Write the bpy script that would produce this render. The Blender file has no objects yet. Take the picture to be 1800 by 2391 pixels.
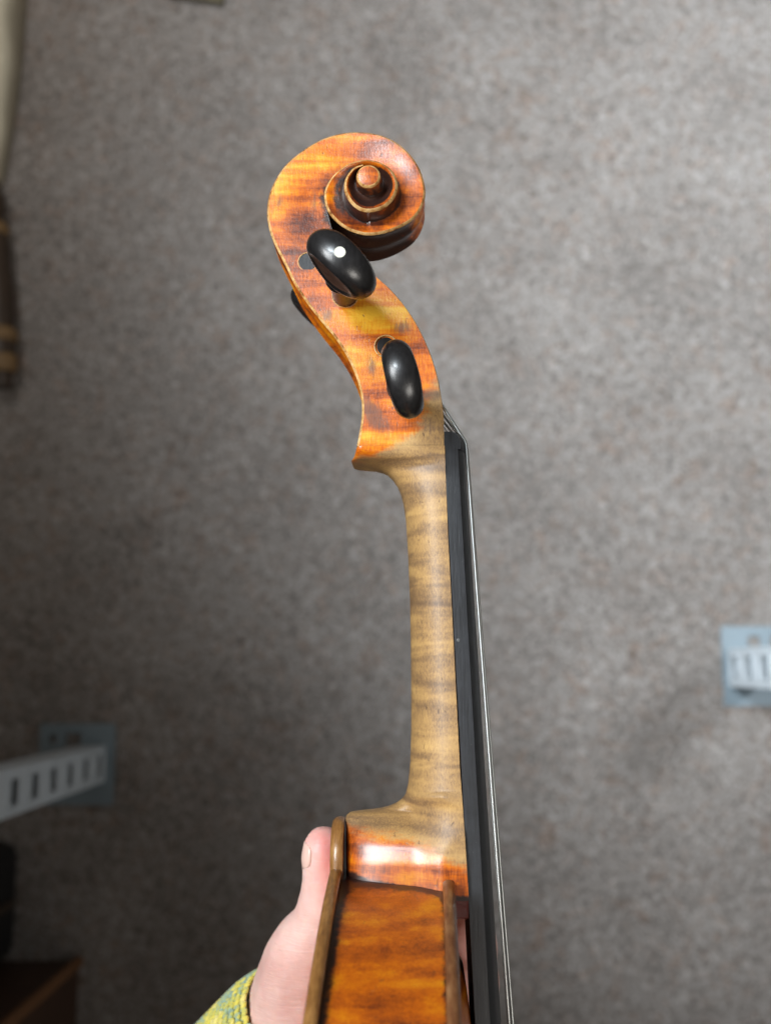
import bpy, bmesh, math, random
from mathutils import Vector, Matrix, noise as mnoise
random.seed(7)
S = bpy.context.scene
C = S.collection
# ------------------------------------------------------------------ camera
FPX, W, H = 2500.0, 1800.0, 2391.0          # focal length and size of the photograph in its pixels
NAD = (960.0, 1560.0)                       # where the straight-down direction lands
CAMH, VIOH = 1.2, 0.9                       # camera and violin height above the carpet (m)
Zc = -Vector((NAD[0]-W/2, -(NAD[1]-H/2), -FPX)).normalized()
Xc = (Vector((1, 0, 0)) - Zc.x*Zc).normalized()
Yc = Zc.cross(Xc)
R = Matrix((Xc, Yc, Zc))                    # camera -> world
cam_d = bpy.data.cameras.new('camera')
cam = bpy.data.objects.new('camera', cam_d); C.objects.link(cam)
cam_d.sensor_fit = 'HORIZONTAL'; cam_d.sensor_width = 36.0; cam_d.lens = FPX/W*36.0
cam_d.clip_start = 0.01; cam_d.clip_end = 50
cam.matrix_world = Matrix.Translation((0, 0, CAMH)) @ R.to_4x4()
cam_d.dof.use_dof = True; cam_d.dof.focus_distance = 0.292; cam_d.dof.aperture_fstop = 15.0
S.camera = cam
# ------------------------------------------------------------------ light
world = bpy.data.worlds.new('World'); S.world = world; world.use_nodes = True
bg = world.node_tree.nodes['Background']
bg.inputs[0].default_value = (1.0, 0.91, 0.80, 1); bg.inputs[1].default_value = 0.13
def area(name, loc, target, sx, sy, power, col, spread=180):
    d = bpy.data.lights.new(name, 'AREA'); d.shape = 'RECTANGLE'; d.size = sx; d.size_y = sy
    d.energy = power; d.color = col; d.spread = math.radians(spread)
    o = bpy.data.objects.new(name, d); C.objects.link(o); o.location = loc
    o.rotation_euler = (Vector(target)-Vector(loc)).to_track_quat('-Z', 'Y').to_euler()
    return o
area('ceiling_lamp', (-0.52, 0.74, 2.1), (0.64, 0.60, 0), 0.35, 0.35, 10.5, (0.84, 0.93, 1.0), 53)
sp_d = bpy.data.lights.new('shadow_edge_spot', 'SPOT'); sp_d.energy = 122; sp_d.color = (0.86, 0.94, 1.0)
sp_d.spot_size = math.radians(44); sp_d.spot_blend = 0.55; sp_d.shadow_soft_size = 0.10  # overhead light whose cone edge stands in for a cast shadow on the left
sp_o = bpy.data.objects.new('shadow_edge_spot', sp_d); C.objects.link(sp_o); sp_o.location = (0.80, 0.34, 2.5)
sp_o.rotation_euler = (Vector((0.80, 0.26, 0))-sp_o.location).to_track_quat('-Z', 'Y').to_euler()
area('violin_key', (-0.46, 0.14, 1.46), (0.0, -0.07, 0.9), 0.34, 0.30, 0.85, (0.95, 0.98, 1.0), 52)  # unseen key matched to peg highlights, kept near so the carpet stays dim
area('violin_fill', (0.36, -0.50, 1.75), (-0.05, 0.06, 0.9), 0.5, 0.4, 0.48, (1.0, 0.95, 0.88), 46)  # added soft fill for the violin, its spill lifts the upper left carpet
area('far_left_fill', (-0.60, 1.65, 2.3), (-0.58, 1.22, 0), 0.4, 0.4, 2.6, (1.0, 0.97, 0.92), 52)  # unseen light put in to brighten the far left carpet
area('right_post_fill', (-0.95, 0.02, 0.72), (0.42, 0.0, 0.14), 0.2, 0.2, 0.30, (0.88, 0.95, 1.0), 26)  # low unseen fill added to brighten the right post's face
area('left_post_fill', (1.15, -0.05, 0.62), (-0.36, -0.10, 0.12), 0.5, 0.4, 0.12, (0.92, 0.97, 1.0), 40)  # weak unseen fill added from the right for the left post
S.view_settings.view_transform = 'Standard'; S.view_settings.look = 'None'
S.view_settings.exposure = 0.0; S.view_settings.gamma = 1.0

# ------------------------------------------------------------------ helpers
def unproj(px, py, wz):                     # photograph pixel + world height (m) -> world point
    d = R @ Vector(((px-W/2)/FPX, -(py-H/2)/FPX, -1))
    t = (wz-CAMH)/d.z
    return Vector((0, 0, CAMH)) + d*t
def U(px, py, z):                           # -> violin coordinates in mm (z: mm above the violin's middle plane)
    p = unproj(px, py, VIOH+z/1000)
    return Vector((p.x*1000, p.y*1000, z))
def G(px, py, h=0.0): return unproj(px, py, h)
def proj(p):                                # violin mm -> pixel
    v = R.transposed() @ (Vector((p[0]/1000, p[1]/1000, VIOH+p[2]/1000))-Vector((0, 0, CAMH)))
    return (W/2 + FPX*v.x/-v.z, H/2 - FPX*v.y/-v.z)
def cr(pts, n):                             # Catmull-Rom resample, n steps per segment
    P = [Vector(p) for p in pts]; out = []
    for i in range(len(P)-1):
        a = P[i-1] if i else P[0]*2-P[1]
        b, c = P[i], P[i+1]
        d = P[i+2] if i+2 < len(P) else P[-1]*2-P[-2]
        for k in range(n):
            t = k/n
            out.append(0.5*((2*b)+(c-a)*t+(2*a-5*b+4*c-d)*t*t+(3*b-a-3*c+d)*t**3))
    out.append(P[-1].copy()); return out
def lerp(a, b, t): return a+(b-a)*t
def sst(a, b, x):
    t = min(1, max(0, (x-a)/(b-a))); return t*t*(3-2*t)
def table(tab, x):
    if x <= tab[0][0]: return tab[0][1]
    for (x0, y0), (x1, y1) in zip(tab, tab[1:]):
        if x <= x1: return y0+(y1-y0)*(x-x0)/(x1-x0)
    return tab[-1][1]
class MB:
    def __init__(s): s.v = []; s.f = []; s.m = []; s.d = []; s.smooth = []
    def grid(s, rows, mat=0, dirt=None, close=False, smooth=True):
        o = len(s.v); n = len(rows[0])
        for i, r in enumerate(rows):
            for j, p in enumerate(r):
                s.v.append(Vector(p)); s.d.append(dirt(i, j) if dirt else 0.0)
        for i in range(len(rows)-1):
            for j in range(n if close else n-1):
                k = (j+1) % n
                s.f.append((o+i*n+j, o+i*n+k, o+(i+1)*n+k, o+(i+1)*n+j)); s.m.append(mat); s.smooth.append(smooth)
    def fan(s, ring, mat=0, dirt=0.0, centre=None):
        o = len(s.v); c = centre or sum((Vector(p) for p in ring), Vector())/len(ring)
        for p in list(ring)+[c]: s.v.append(Vector(p)); s.d.append(dirt)
        n = len(ring)
        for j in range(n): s.f.append((o+j, o+(j+1) % n, o+n)); s.m.append(mat); s.smooth.append(False)
    def box(s, lo, hi, mat=0):
        x0, y0, z0 = lo; x1, y1, z1 = hi; o = len(s.v)
        for p in ((x0,y0,z0),(x1,y0,z0),(x1,y1,z0),(x0,y1,z0),(x0,y0,z1),(x1,y0,z1),(x1,y1,z1),(x0,y1,z1)):
            s.v.append(Vector(p)); s.d.append(0)
        for q in ((3,2,1,0),(4,5,6,7),(0,1,5,4),(1,2,6,5),(2,3,7,6),(3,0,4,7)):
            s.f.append(tuple(o+k for k in q)); s.m.append(mat); s.smooth.append(False)
    def tube(s, path, r, seg=10, mat=0, cap=True):
        path = [Vector(p) for p in path]; rows = []
        up = None
        for i, p in enumerate(path):
            t = (path[min(i+1, len(path)-1)]-path[max(i-1, 0)]).normalized()
            if up is None: up = t.orthogonal().normalized()
            up = (up-up.dot(t)*t).normalized(); b = t.cross(up)
            rr = r[i] if isinstance(r, (list, tuple)) else r
            rows.append([p+rr*(math.cos(a)*up+math.sin(a)*b) for a in [2*math.pi*k/seg for k in range(seg)]])
        s.grid(rows, mat, close=True)
        if cap: s.fan(rows[0], mat); s.fan(rows[-1], mat)
    def build(s, name, mats, parent=None, attrs=None, scale=0.001, bevel=0):
        me = bpy.data.meshes.new(name)
        me.from_pydata([tuple(p*scale) for p in s.v], [], s.f)
        for m in (mats if isinstance(mats, (list, tuple)) else [mats]): me.materials.append(m)
        me.polygons.foreach_set('material_index', s.m)
        me.polygons.foreach_set('use_smooth', s.smooth)
        if attrs:
            px = [proj(p) for p in s.v]
            for an, fn in attrs.items():
                a = me.attributes.new(an, 'FLOAT', 'POINT')
                a.data.foreach_set('value', [fn(p, q, d) for p, q, d in zip(s.v, px, s.d)])
        me.update()
        o = bpy.data.objects.new(name, me); C.objects.link(o)
        if parent: o.parent = parent
        if bevel:
            b = o.modifiers.new('bevel', 'BEVEL'); b.width = bevel; b.segments = 2; b.limit_method = 'ANGLE'
        return o
def thing(name, label, cat, loc=(0, 0, 0), group=None):
    o = bpy.data.objects.new(name, None); C.objects.link(o); o.location = loc
    o.empty_display_size = 0.02
    o['label'] = label; o['category'] = cat
    if group: o['group'] = group
    return o
# ------------------------------------------------------------------ node helpers
def srgb(*c):
    return tuple(((v/255)/12.92 if v/255 <= 0.04045 else ((v/255+0.055)/1.055)**2.4) for v in c)+(1.0,)
class NT:
    def __init__(s, name):
        s.mat = bpy.data.materials.new(name); s.mat.use_nodes = True
        s.t = s.mat.node_tree; s.b = s.t.nodes['Principled BSDF']
        s.tc = s.t.nodes.new('ShaderNodeTexCoord')
    def link(s, a, b): s.t.links.new(a, b)
    def put(s, sock, v):
        if isinstance(v, bpy.types.NodeSocket): s.link(v, sock)
        else: sock.default_value = v
    def math(s, op, a, b=0.0, c=0.0, clamp=False):
        n = s.t.nodes.new('ShaderNodeMath'); n.operation = op; n.use_clamp = clamp
        s.put(n.inputs[0], a); s.put(n.inputs[1], b); s.put(n.inputs[2], c); return n.outputs[0]
    def coord(s, sc=(1, 1, 1), loc=(0, 0, 0), rot=(0, 0, 0)):
        n = s.t.nodes.new('ShaderNodeMapping'); n.inputs['Scale'].default_value = sc
        n.inputs['Location'].default_value = loc; n.inputs['Rotation'].default_value = rot
        s.link(s.tc.outputs['Object'], n.inputs[0]); return n.outputs[0]
    def noise(s, sc, scale=1.0, detail=3, rough=0.55, dist=0.0, loc=(0, 0, 0), rot=(0, 0, 0)):
        n = s.t.nodes.new('ShaderNodeTexNoise'); n.inputs['Scale'].default_value = scale
        n.inputs['Detail'].default_value = detail; n.inputs['Roughness'].default_value = rough
        n.inputs['Distortion'].default_value = dist
        s.link(s.coord(sc, loc, rot), n.inputs['Vector']); return n.outputs['Fac']
    def voro(s, sc, scale, feature='F1'):
        n = s.t.nodes.new('ShaderNodeTexVoronoi'); n.inputs['Scale'].default_value = scale; n.feature = feature
        s.link(s.coord(sc), n.inputs['Vector']); return n
    def ramp(s, f, stops, mode='LINEAR'):
        n = s.t.nodes.new('ShaderNodeValToRGB'); e = n.color_ramp.elements; n.color_ramp.interpolation = mode
        while len(e) < len(stops): e.new(0.5)
        for k, (p, c) in zip(e, stops): k.position = p; k.color = c if len(c) == 4 else (*c, 1)
        s.put(n.inputs[0], f); return n.outputs[0]
    def step(s, f, a, b):                 # smooth 0..1
        n = s.t.nodes.new('ShaderNodeMapRange'); n.interpolation_type = 'SMOOTHSTEP'
        s.put(n.inputs['Value'], f); n.inputs['From Min'].default_value = a; n.inputs['From Max'].default_value = b
        return n.outputs[0]
    def mix(s, f, a, b, mode='MIX'):
        n = s.t.nodes.new('ShaderNodeMix'); n.data_type = 'RGBA'; n.blend_type = mode
        s.put(n.inputs[0], f); s.put(n.inputs[6], a); s.put(n.inputs[7], b); return n.outputs[2]
    def attr(s, name):
        n = s.t.nodes.new('ShaderNodeAttribute'); n.attribute_name = name; return n.outputs['Fac']
    def bump(s, h, strength, dist):
        n = s.t.nodes.new('ShaderNodeBump'); n.inputs['Strength'].default_value = strength
        n.inputs['Distance'].default_value = dist; s.put(n.inputs['Height'], h)
        s.link(n.outputs[0], s.b.inputs['Normal']); return n
    def set(s, **k):
        for a, v in k.items(): s.put(s.b.inputs[a.replace('_', ' ')], v)
        return s.mat
K = 1000.0
def wood(name):
    n = NT(name)
    tone, bare, dirt = n.attr('tone'), n.attr('bare'), n.attr('dirt')
    flame = n.noise((26, 160, 26), 1.0, 1.8, 0.55, 0.9, rot=(0, 0, 0.10))
    flame2 = n.noise((18, 420, 18), 1.0, 2, 0.5, 0.5, loc=(3, 7, 1), rot=(0, 0, -0.06))
    blot = n.noise((120, 120, 120), 1.0, 4, 0.6, 0.3)
    fine = n.noise((2600, 260, 2600), 1.0, 2, 0.6)          # grain along the neck
    hatch = n.noise((500, 2600, 500), 1.0, 2, 0.6)
    t = n.math('ADD', n.math('MULTIPLY', n.math('SUBTRACT', flame, 0.5), 1.25), 0.50)
    t = n.math('ADD', t, n.math('MULTIPLY', n.math('SUBTRACT', flame2, 0.5), 0.55))
    t = n.math('ADD', t, n.math('MULTIPLY', n.math('SUBTRACT', blot, 0.5), 0.7))
    t = n.math('ADD', t, n.math('MULTIPLY', n.math('SUBTRACT', fine, 0.5), 0.55))
    t = n.math('ADD', t, n.math('MULTIPLY', n.math('SUBTRACT', hatch, 0.5), 0.35))
    t = n.math('SUBTRACT', t, n.math('MULTIPLY', tone, 0.42))
    varn = n.ramp(t, [(0.0, srgb(82, 34, 16)), (0.22, srgb(136, 62, 16)), (0.45, srgb(188, 92, 10)),
                      (0.68, srgb(209, 125, 10)), (1.0, srgb(222, 168, 44))])
    # bare, hand-worn maple
    bf = n.math('ADD', n.math('MULTIPLY', n.math('SUBTRACT', flame, 0.5), 1.5), 0.5)
    bf = n.math('ADD', bf, n.math('MULTIPLY', n.math('SUBTRACT', flame2, 0.5), 0.45))
    bf = n.math('ADD', bf, n.math('MULTIPLY', n.math('SUBTRACT', blot, 0.5), 0.5))
    pore = n.noise((2800, 950, 2800), 1.0, 3, 0.7, 0.4)
    bf = n.math('ADD', bf, n.math('MULTIPLY', n.math('SUBTRACT', pore, 0.5), 1.0))
    barec = n.ramp(bf, [(0.0, srgb(90, 69, 50)), (0.35, srgb(126, 98, 66)), (0.62, srgb(160, 126, 79)), (1.0, srgb(188, 152, 94))])
    edge = n.noise((150, 420, 150), 1.0, 5, 0.65)
    bm = n.math('ADD', bare, n.math('MULTIPLY', n.math('SUBTRACT', edge, 0.5), 9.0))
    bm = n.math('ADD', bm, n.math('MULTIPLY', n.math('SUBTRACT', fine, 0.5), 3.0))
    bmask = n.step(bm, -2.2, 2.2)
    col = n.mix(bmask, varn, barec)
    # dirt that has settled and small dents
    dn = n.noise((420, 420, 420), 1.0, 4, 0.65)
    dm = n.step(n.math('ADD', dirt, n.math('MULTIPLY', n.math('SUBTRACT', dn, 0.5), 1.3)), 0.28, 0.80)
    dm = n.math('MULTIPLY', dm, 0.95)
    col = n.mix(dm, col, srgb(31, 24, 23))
    sp = n.noise((900, 330, 900), 1.0, 2, 0.5, 1.2, loc=(11, 2, 5), rot=(0, 0, 0.5))
    spm = n.math('MULTIPLY', n.step(sp, 0.69, 0.73), 0.6)
    col = n.mix(spm, col, srgb(70, 48, 34))
    # greasy grey-brown smudges, streaked as if wiped
    smn = n.noise((700, 160, 700), 1.0, 4, 0.7, 0.6, loc=(4, 4, 4), rot=(0, 0, -0.6))
    smm = n.step(n.math('ADD', n.attr('smudge'), n.math('MULTIPLY', n.math('SUBTRACT', smn, 0.5), 1.2)), 0.25, 0.75)
    col = n.mix(n.math('MULTIPLY', smm, 0.72), col, srgb(92, 70, 60))
    # pale rubbed spots
    rb = n.noise((260, 380, 260), 1.0, 4, 0.7, 0.6, loc=(31, 12, 9))
    rbm = n.math('MULTIPLY', n.step(rb, 0.70, 0.76), 0.55)
    col = n.mix(rbm, col, srgb(176, 138, 96))
    n.set(Base_Color=col)
    rough = n.math('ADD', n.math('MULTIPLY', bmask, 0.20), 0.26)
    rough = n.math('ADD', rough, n.math('MULTIPLY', blot, 0.10))
    n.set(Roughness=rough)
    n.b.inputs['Coat Weight'].default_value = 0.5
    n.put(n.b.inputs['Coat Weight'], n.math('SUBTRACT', 0.35, n.math('MULTIPLY', bmask, 0.30)))
    n.b.inputs['Coat Roughness'].default_value = 0.17
    hb = n.math('ADD', n.math('MULTIPLY', pore, 0.6), n.math('MULTIPLY', blot, 1.2))
    hb = n.math('SUBTRACT', hb, n.math('MULTIPLY', spm, 0.6))
    n.bump(hb, 0.45, 0.00016)
    return n.mat
M_wood = wood('varnished_maple')
def worn():
    n = NT('worn_edge_maple')
    a = n.noise((700, 700, 700), 1, 4, 0.7); b = n.noise((130, 130, 130), 1, 3, 0.6)
    f = n.math('ADD', n.math('MULTIPLY', a, 0.8), n.math('MULTIPLY', b, 0.45))
    col = n.ramp(f, [(0.38, srgb(58, 38, 26)), (0.50, srgb(140, 92, 46)), (0.62, srgb(190, 146, 88)), (0.85, srgb(222, 190, 136))])
    n.bump(a, 0.5, 0.0002)
    return n.set(Base_Color=col, Roughness=0.38)
M_worn = worn()
def ebony(name, lo, hi, rough, rel, coat=0.0):
    n = NT(name)
    a = n.noise((1500, 90, 1500), 1, 3, 0.6); b = n.noise((240, 240, 240), 1, 4, 0.65)
    sp = n.noise((1700, 1700, 1700), 1, 2, 0.6)
    f = n.math('ADD', n.math('MULTIPLY', a, 0.6), n.math('MULTIPLY', b, 0.4))
    col = n.ramp(f, [(0.3, lo), (0.7, hi)])
    col = n.mix(n.math('MULTIPLY', n.step(sp, 0.70, 0.80), 0.25), col, srgb(120, 122, 124))
    n.bump(n.math('ADD', a, n.math('MULTIPLY', sp, 0.5)), rel, 0.0002)
    n.b.inputs['Coat Weight'].default_value = coat; n.b.inputs['Coat Roughness'].default_value = 0.12
    return n.set(Base_Color=col, Roughness=n.math('ADD', n.math('MULTIPLY', b, 0.18), rough))
M_board = ebony('ebony_fingerboard', srgb(15, 16, 19), srgb(37, 40, 45), 0.42, 0.35)
M_peg = ebony('polished_ebony', srgb(10, 10, 11), srgb(32, 31, 32), 0.24, 0.12, 0.15)
M_pegb = ebony('brown_ebony', srgb(48, 32, 26), srgb(88, 62, 50), 0.30, 0.25)
M_under = ebony('raw_ebony_underside', srgb(18, 10, 8), srgb(70, 44, 36), 0.6, 0.6)
M_ivory = NT('pearl_dot').set(Base_Color=srgb(206, 206, 192), Roughness=0.25)
def steel():
    n = NT('wound_string'); w = n.t.nodes.new('ShaderNodeTexWave'); w.bands_direction = 'Y'
    w.inputs['Scale'].default_value = 900; n.link(n.tc.outputs['Object'], w.inputs['Vector'])
    n.bump(w.outputs['Fac'], 0.25, 0.0001)
    return n.set(Base_Color=(0.50, 0.52, 0.51, 1), Metallic=1.0, Roughness=0.36)
M_steel = steel()
def skin():
    n = NT('skin'); red = n.attr('red')
    a = n.noise((60, 60, 60), 1, 4, 0.6); b = n.noise((900, 500, 900), 1, 3, 0.6)
    col = n.ramp(a, [(0.3, srgb(218, 172, 162)), (0.55, srgb(230, 192, 182)), (0.8, srgb(238, 208, 197))])
    col = n.mix(n.math('MULTIPLY', red, 0.8), col, srgb(222, 130, 124))
    wr = n.noise((70, 430, 70), 1, 4, 0.6, 1.4, rot=(0, 0, 0.3))
    n.bump(n.math('ADD', n.math('MULTIPLY', b, 0.4), wr), 0.45, 0.0006)
    n.b.inputs['Subsurface Weight'].default_value = 0.25
    n.b.inputs['Subsurface Radius'].default_value = (1.0, 0.35, 0.2)
    n.b.inputs['Subsurface Scale'].default_value = 0.004
    return n.set(Base_Color=col, Roughness=0.48)
M_skin = skin()
M_nail = NT('fingernail').set(Base_Color=srgb(226, 190, 176), Roughness=0.28)
def carpet():
    n = NT('carpet_pile')
    a = n.noise((1, 1, 1), 132, 5, 0.70, 1.4, rot=(0, 0, 0.7)); b = n.noise((1, 1, 1), 380, 3, 0.65, 1.0, rot=(0, 0, 0.4)); c = n.noise((1, 1, 1), 8, 4, 0.6, 0.5)
    hue = n.noise((1, 1, 1), 42, 4, 0.65, 1.5, loc=(9, 3, 2), rot=(0, 0, 1.1))
    f = n.math('ADD', n.math('MULTIPLY', a, 0.62), n.math('MULTIPLY', b, 0.42))
    f = n.math('ADD', f, n.math('MULTIPLY', n.math('SUBTRACT', c, 0.5), 0.14))
    col = n.ramp(f, [(0.37, srgb(76, 69, 64)), (0.5, srgb(126, 118, 112)), (0.64, srgb(176, 169, 164))])
    col = n.mix(n.step(hue, 0.50, 0.68), col, n.mix(1.0, col, srgb(250, 234, 224), 'MULTIPLY'))
    n.bump(f, 0.9, 0.006)
    n.b.inputs['Sheen Weight'].default_value = 0.1
    return n.set(Base_Color=col, Roughness=0.95)
M_carpet = carpet()
def paint(name, col, rough=0.45, sc=30, amt=0.12):
    n = NT(name); a = n.noise((1, 1, 1), sc, 4, 0.6)
    dark = tuple(v*(1-amt*2) for v in col[:3])+(1,)
    n.bump(a, 0.1, 0.001)
    return n.set(Base_Color=n.mix(a, dark, col), Roughness=rough)
M_white = paint('white_enamel', srgb(200, 208, 214)); M_blue = paint('pale_blue_enamel', srgb(122, 136, 144))
M_canvas = paint('cream_canvas', srgb(206, 198, 176), 0.9, 60, 0.12)
M_darkwood = paint('dark_wood', srgb(66, 50, 36), 0.5, 40, 0.3); M_tipwood = paint('pale_worn_wood', srgb(134, 104, 66), 0.6, 40, 0.25)
M_boxwood = paint('brown_stained_wood', srgb(72, 46, 29), 0.5, 25, 0.3)
M_edgewood = paint('rubbed_wood_edge', srgb(120, 80, 46), 0.5, 40, 0.2)
M_slat = paint('khaki_slat_wood', srgb(128, 120, 92), 0.6, 40, 0.2)
M_black = paint('black_leatherette', srgb(16, 15, 15), 0.6, 80, 0.2)
def yarn():
    n = NT('marl_yarn'); tint = n.attr('tint'); f = n.noise((1, 1, 1), 700, 2, 0.6, loc=(3, 1, 2))
    t = n.math('ADD', tint, n.math('MULTIPLY', n.math('SUBTRACT', f, 0.5), 0.9))
    col = n.ramp(t, [(0.0, srgb(120, 150, 140)), (0.40, srgb(150, 178, 158)), (0.52, srgb(190, 192, 104)), (0.75, srgb(222, 208, 84)), (1.0, srgb(232, 220, 130))])
    n.bump(n.noise((1, 1, 1), 3500, 2, 0.6), 0.5, 0.0004)
    n.b.inputs['Sheen Weight'].default_value = 0.25
    return n.set(Base_Color=col, Roughness=0.9)
M_yarn = yarn()
M_red = paint('maroon_varnish', srgb(92, 30, 22), 0.25, 300, 0.3)

# ------------------------------------------------------------------ setting: carpet
mb = MB(); nx = 12
mb.grid([[(-4+8*i/nx, -4+8*j/nx, 0) for i in range(nx+1)] for j in range(nx+1)])
fl = mb.build('carpet', M_carpet, scale=1.0); fl['kind'] = 'structure'

# ------------------------------------------------------------------ the violin
vio = thing('violin', 'old orange-varnished violin held upright with black pegs and bare worn neck', 'violin', (0, 0, VIOH))
# pigment maps: hand-placed wear in the photograph's own positions
def blob(q, cx, cy, rx, ry, a=0.0):
    dx, dy = q[0]-cx, q[1]-cy; c, s = math.cos(a), math.sin(a)
    return math.exp(-(((dx*c+dy*s)/rx)**2+((-dx*s+dy*c)/ry)**2))
def tone_fn(p, q, d):                       # + red-brown, - golden
    if p.z < -2: return 0.1
    v = 0.10+(0.08 if q[1] > 2095 else 0.0)+0.20*(1-sst(640, 760, q[1]))
    v -= 0.95*blob(q, 690, 390, 90, 60, -0.6)+0.5*blob(q, 650, 470, 30, 60)
    v += 0.4*blob(q, 690, 520, 40, 50)+0.4*blob(q, 900, 340, 60, 40)+0.5*blob(q, 960, 420, 30, 60)
    v -= 0.5*blob(q, 940, 520, 50, 30)
    v += 0.4*blob(q, 700, 620, 50, 50)
    v -= 1.1*blob(q, 860, 720, 70, 50, 0.8)+0.7*blob(q, 950, 720, 40, 60)
    v -= 0.5*blob(q, 810, 830, 30, 40)
    v += 0.3*blob(q, 860, 920, 40, 50)
    v += 0.7*blob(q, 840, 480, 60, 60)
    v -= 0.6*blob(q, 960, 2050, 80, 18)-0.4*blob(q, 850, 1990, 50, 30)
    v += 1.3*blob(q, 1080, 2110, 22, 40)
    v -= 0.55*blob(q, 850, 2260, 90, 30)
    return v
def bare_fn(p, q, d):                       # signed distance (mm-ish) into the bare wood
    if p.z < -8: return 9 if -50 < p.y < 40 else -9
    x, y = q
    up = ((x-1012)*0.93+(y-850)*0.36)/8.5           # right rim of the pegbox
    dn = (y-1032+(x-880)*0.42)/8.5                   # below the chin
    b = max(up, dn) if y > 700 else up-3
    b -= 16*blob(q, 862, 1022, 32, 26)               # orange patch left on the chin
    heel = (1946+0.24*(x-800)+30*max(0, (x-960)/130)-y)/8.5
    b = min(b, heel)
    b += 9*blob(q, 800, 760, 34, 20, 0.3)-2
    return max(-12, min(12, b))
def dirt_fn(p, q, d): return d
def smudge_fn(p, q, d):
    if p.z < 2: return 0.0
    v = max(0.95*blob(q, 872, 968, 24, 58, -0.55), 0.75*blob(q, 868, 855, 14, 32), 0.6*blob(q, 765, 735, 26, 22), 0.65*blob(q, 940, 765, 36, 18))
    v = max(v, 0.55*blob(q, 690, 600, 20, 34), 0.6*blob(q, 652, 470, 12, 26), 0.5*blob(q, 925, 335, 40, 14, 0.5), 0.5*blob(q, 735, 470, 16, 44))
    v = max(v, 0.55*blob(q, 1010, 1000, 40, 22), 0.45*blob(q, 700, 400, 40, 8))
    return v
ATT = {'tone': tone_fn, 'bare': bare_fn, 'dirt': dirt_fn, 'smudge': smudge_fn}
NOB = {'tone': tone_fn, 'bare': lambda p, q, d: -9.0, 'dirt': dirt_fn, 'smudge': smudge_fn}

# --- head: back edge / ridge of the scroll (pixels, mm above the middle plane)
RID = [(833,1040,12.5),(836,1025,12.5),(843,985,12.3),(845,950,12.1),(840,908,11.9),(827,867,11.6),(808,828,11.2),
       (781,786,10.8),(746,744,10.4),(713,701,10.0),(688,663,9.6),(666,618,9.2),(640,566,8.7),(627,528,8.3),(623,491,7.9),
       (629,449,7.5),(647,410,7.2),(671,378,7.0),(706,349,6.8),(748,324,6.6),(790,310,6.5),(832,305.5,6.5),(877,310,6.6),(917,325,6.8),
       (951,351,7.0),(978,388,7.4),(991,428,7.9),(992,460,8.4),(980,491,8.9),(957,516,9.3),(917,536,9.8),(879,545.5,10.3),(846,545.5,10.8),
       (812,534,11.4),(785,515,12.0),(764,489,12.6),(756.5,457,13.1),(762,430.5,13.6),(780,404,14.1),(806,383,14.6),(837,371.5,15.0),
       (864,370,15.4),(891,377,15.8),(914,393.5,16.2),(927,417,16.6),(928,441,17.0),(917,465,17.4),(895,484,17.8),(864,492.5,18.2),
       (838,487.5,18.6),(817,470,19.0),(804,444,19.4),(804,420,19.8),(813,401,20.2),(827,387,20.6),(846,380,21.0)]
FRO = [(1038,1040),(1038,1030),(1036,1000),(1033,964),(1028,925),(1018,873),(999,815),(973,760),(944,715),(911,676),
       (880,648),(846,618),(808,576),(776,538)]
RID = [(a, b, z if z <= 10.3 else 10.3+(z-10.3)*0.64) for a, b, z in RID]
EYZ = RID[-1][2]
NSEG = 6
ridge = cr([U(*r) for r in RID], NSEG)
def inward(curve, i):                       # unit vector to the right of travel
    t = curve[min(i+1, len(curve)-1)]-curve[max(i-1, 0)]; t = Vector((t.x, t.y, 0)).normalized()
    return Vector((t.y, -t.x, 0))
inw = [inward(ridge, i) for i in range(len(ridge))]
eyeC = U(860, 409.5, EYZ); EYR = 3.4
# unwrap the spiral
i0 = 14*NSEG
phi = [0.0]*len(ridge); last = None
for i, p in enumerate(ridge):
    a = -math.atan2(p.y-eyeC.y, p.x-eyeC.x)
    if last is not None:
        while a-last > math.pi: a -= 2*math.pi
        while a-last < -math.pi: a += 2*math.pi
    phi[i] = a; last = a
def ridge_at(ph):
    for i in range(i0-12, len(ridge)-1):
        if phi[i] <= ph <= phi[i+1] and phi[i+1] > phi[i]:
            return ridge[i].lerp(ridge[i+1], (ph-phi[i])/(phi[i+1]-phi[i])), True
    return None, False
CH0 = 0.62                                  # chamfer, wider on the inner turns
CHI = [0.62+0.15*sst(33*NSEG, 46*NSEG, i) for i in range(len(ridge))]
CH = 0.62
def mir(rows): return [[Vector((p.x, p.y, -p.z)) for p in r] for r in rows]
def both(mbx, rows, mat=0, dirt=None):
    mbx.grid(rows, mat, dirt); mbx.grid(mir(rows), mat, dirt)
NC = 16
fro = cr([U(f[0], f[1], r[2]) for f, r in zip(FRO, RID)], NSEG)
nF = len(fro)                               # pegbox samples 0..nF-1
pegbox, scroll = MB(), MB()
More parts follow.
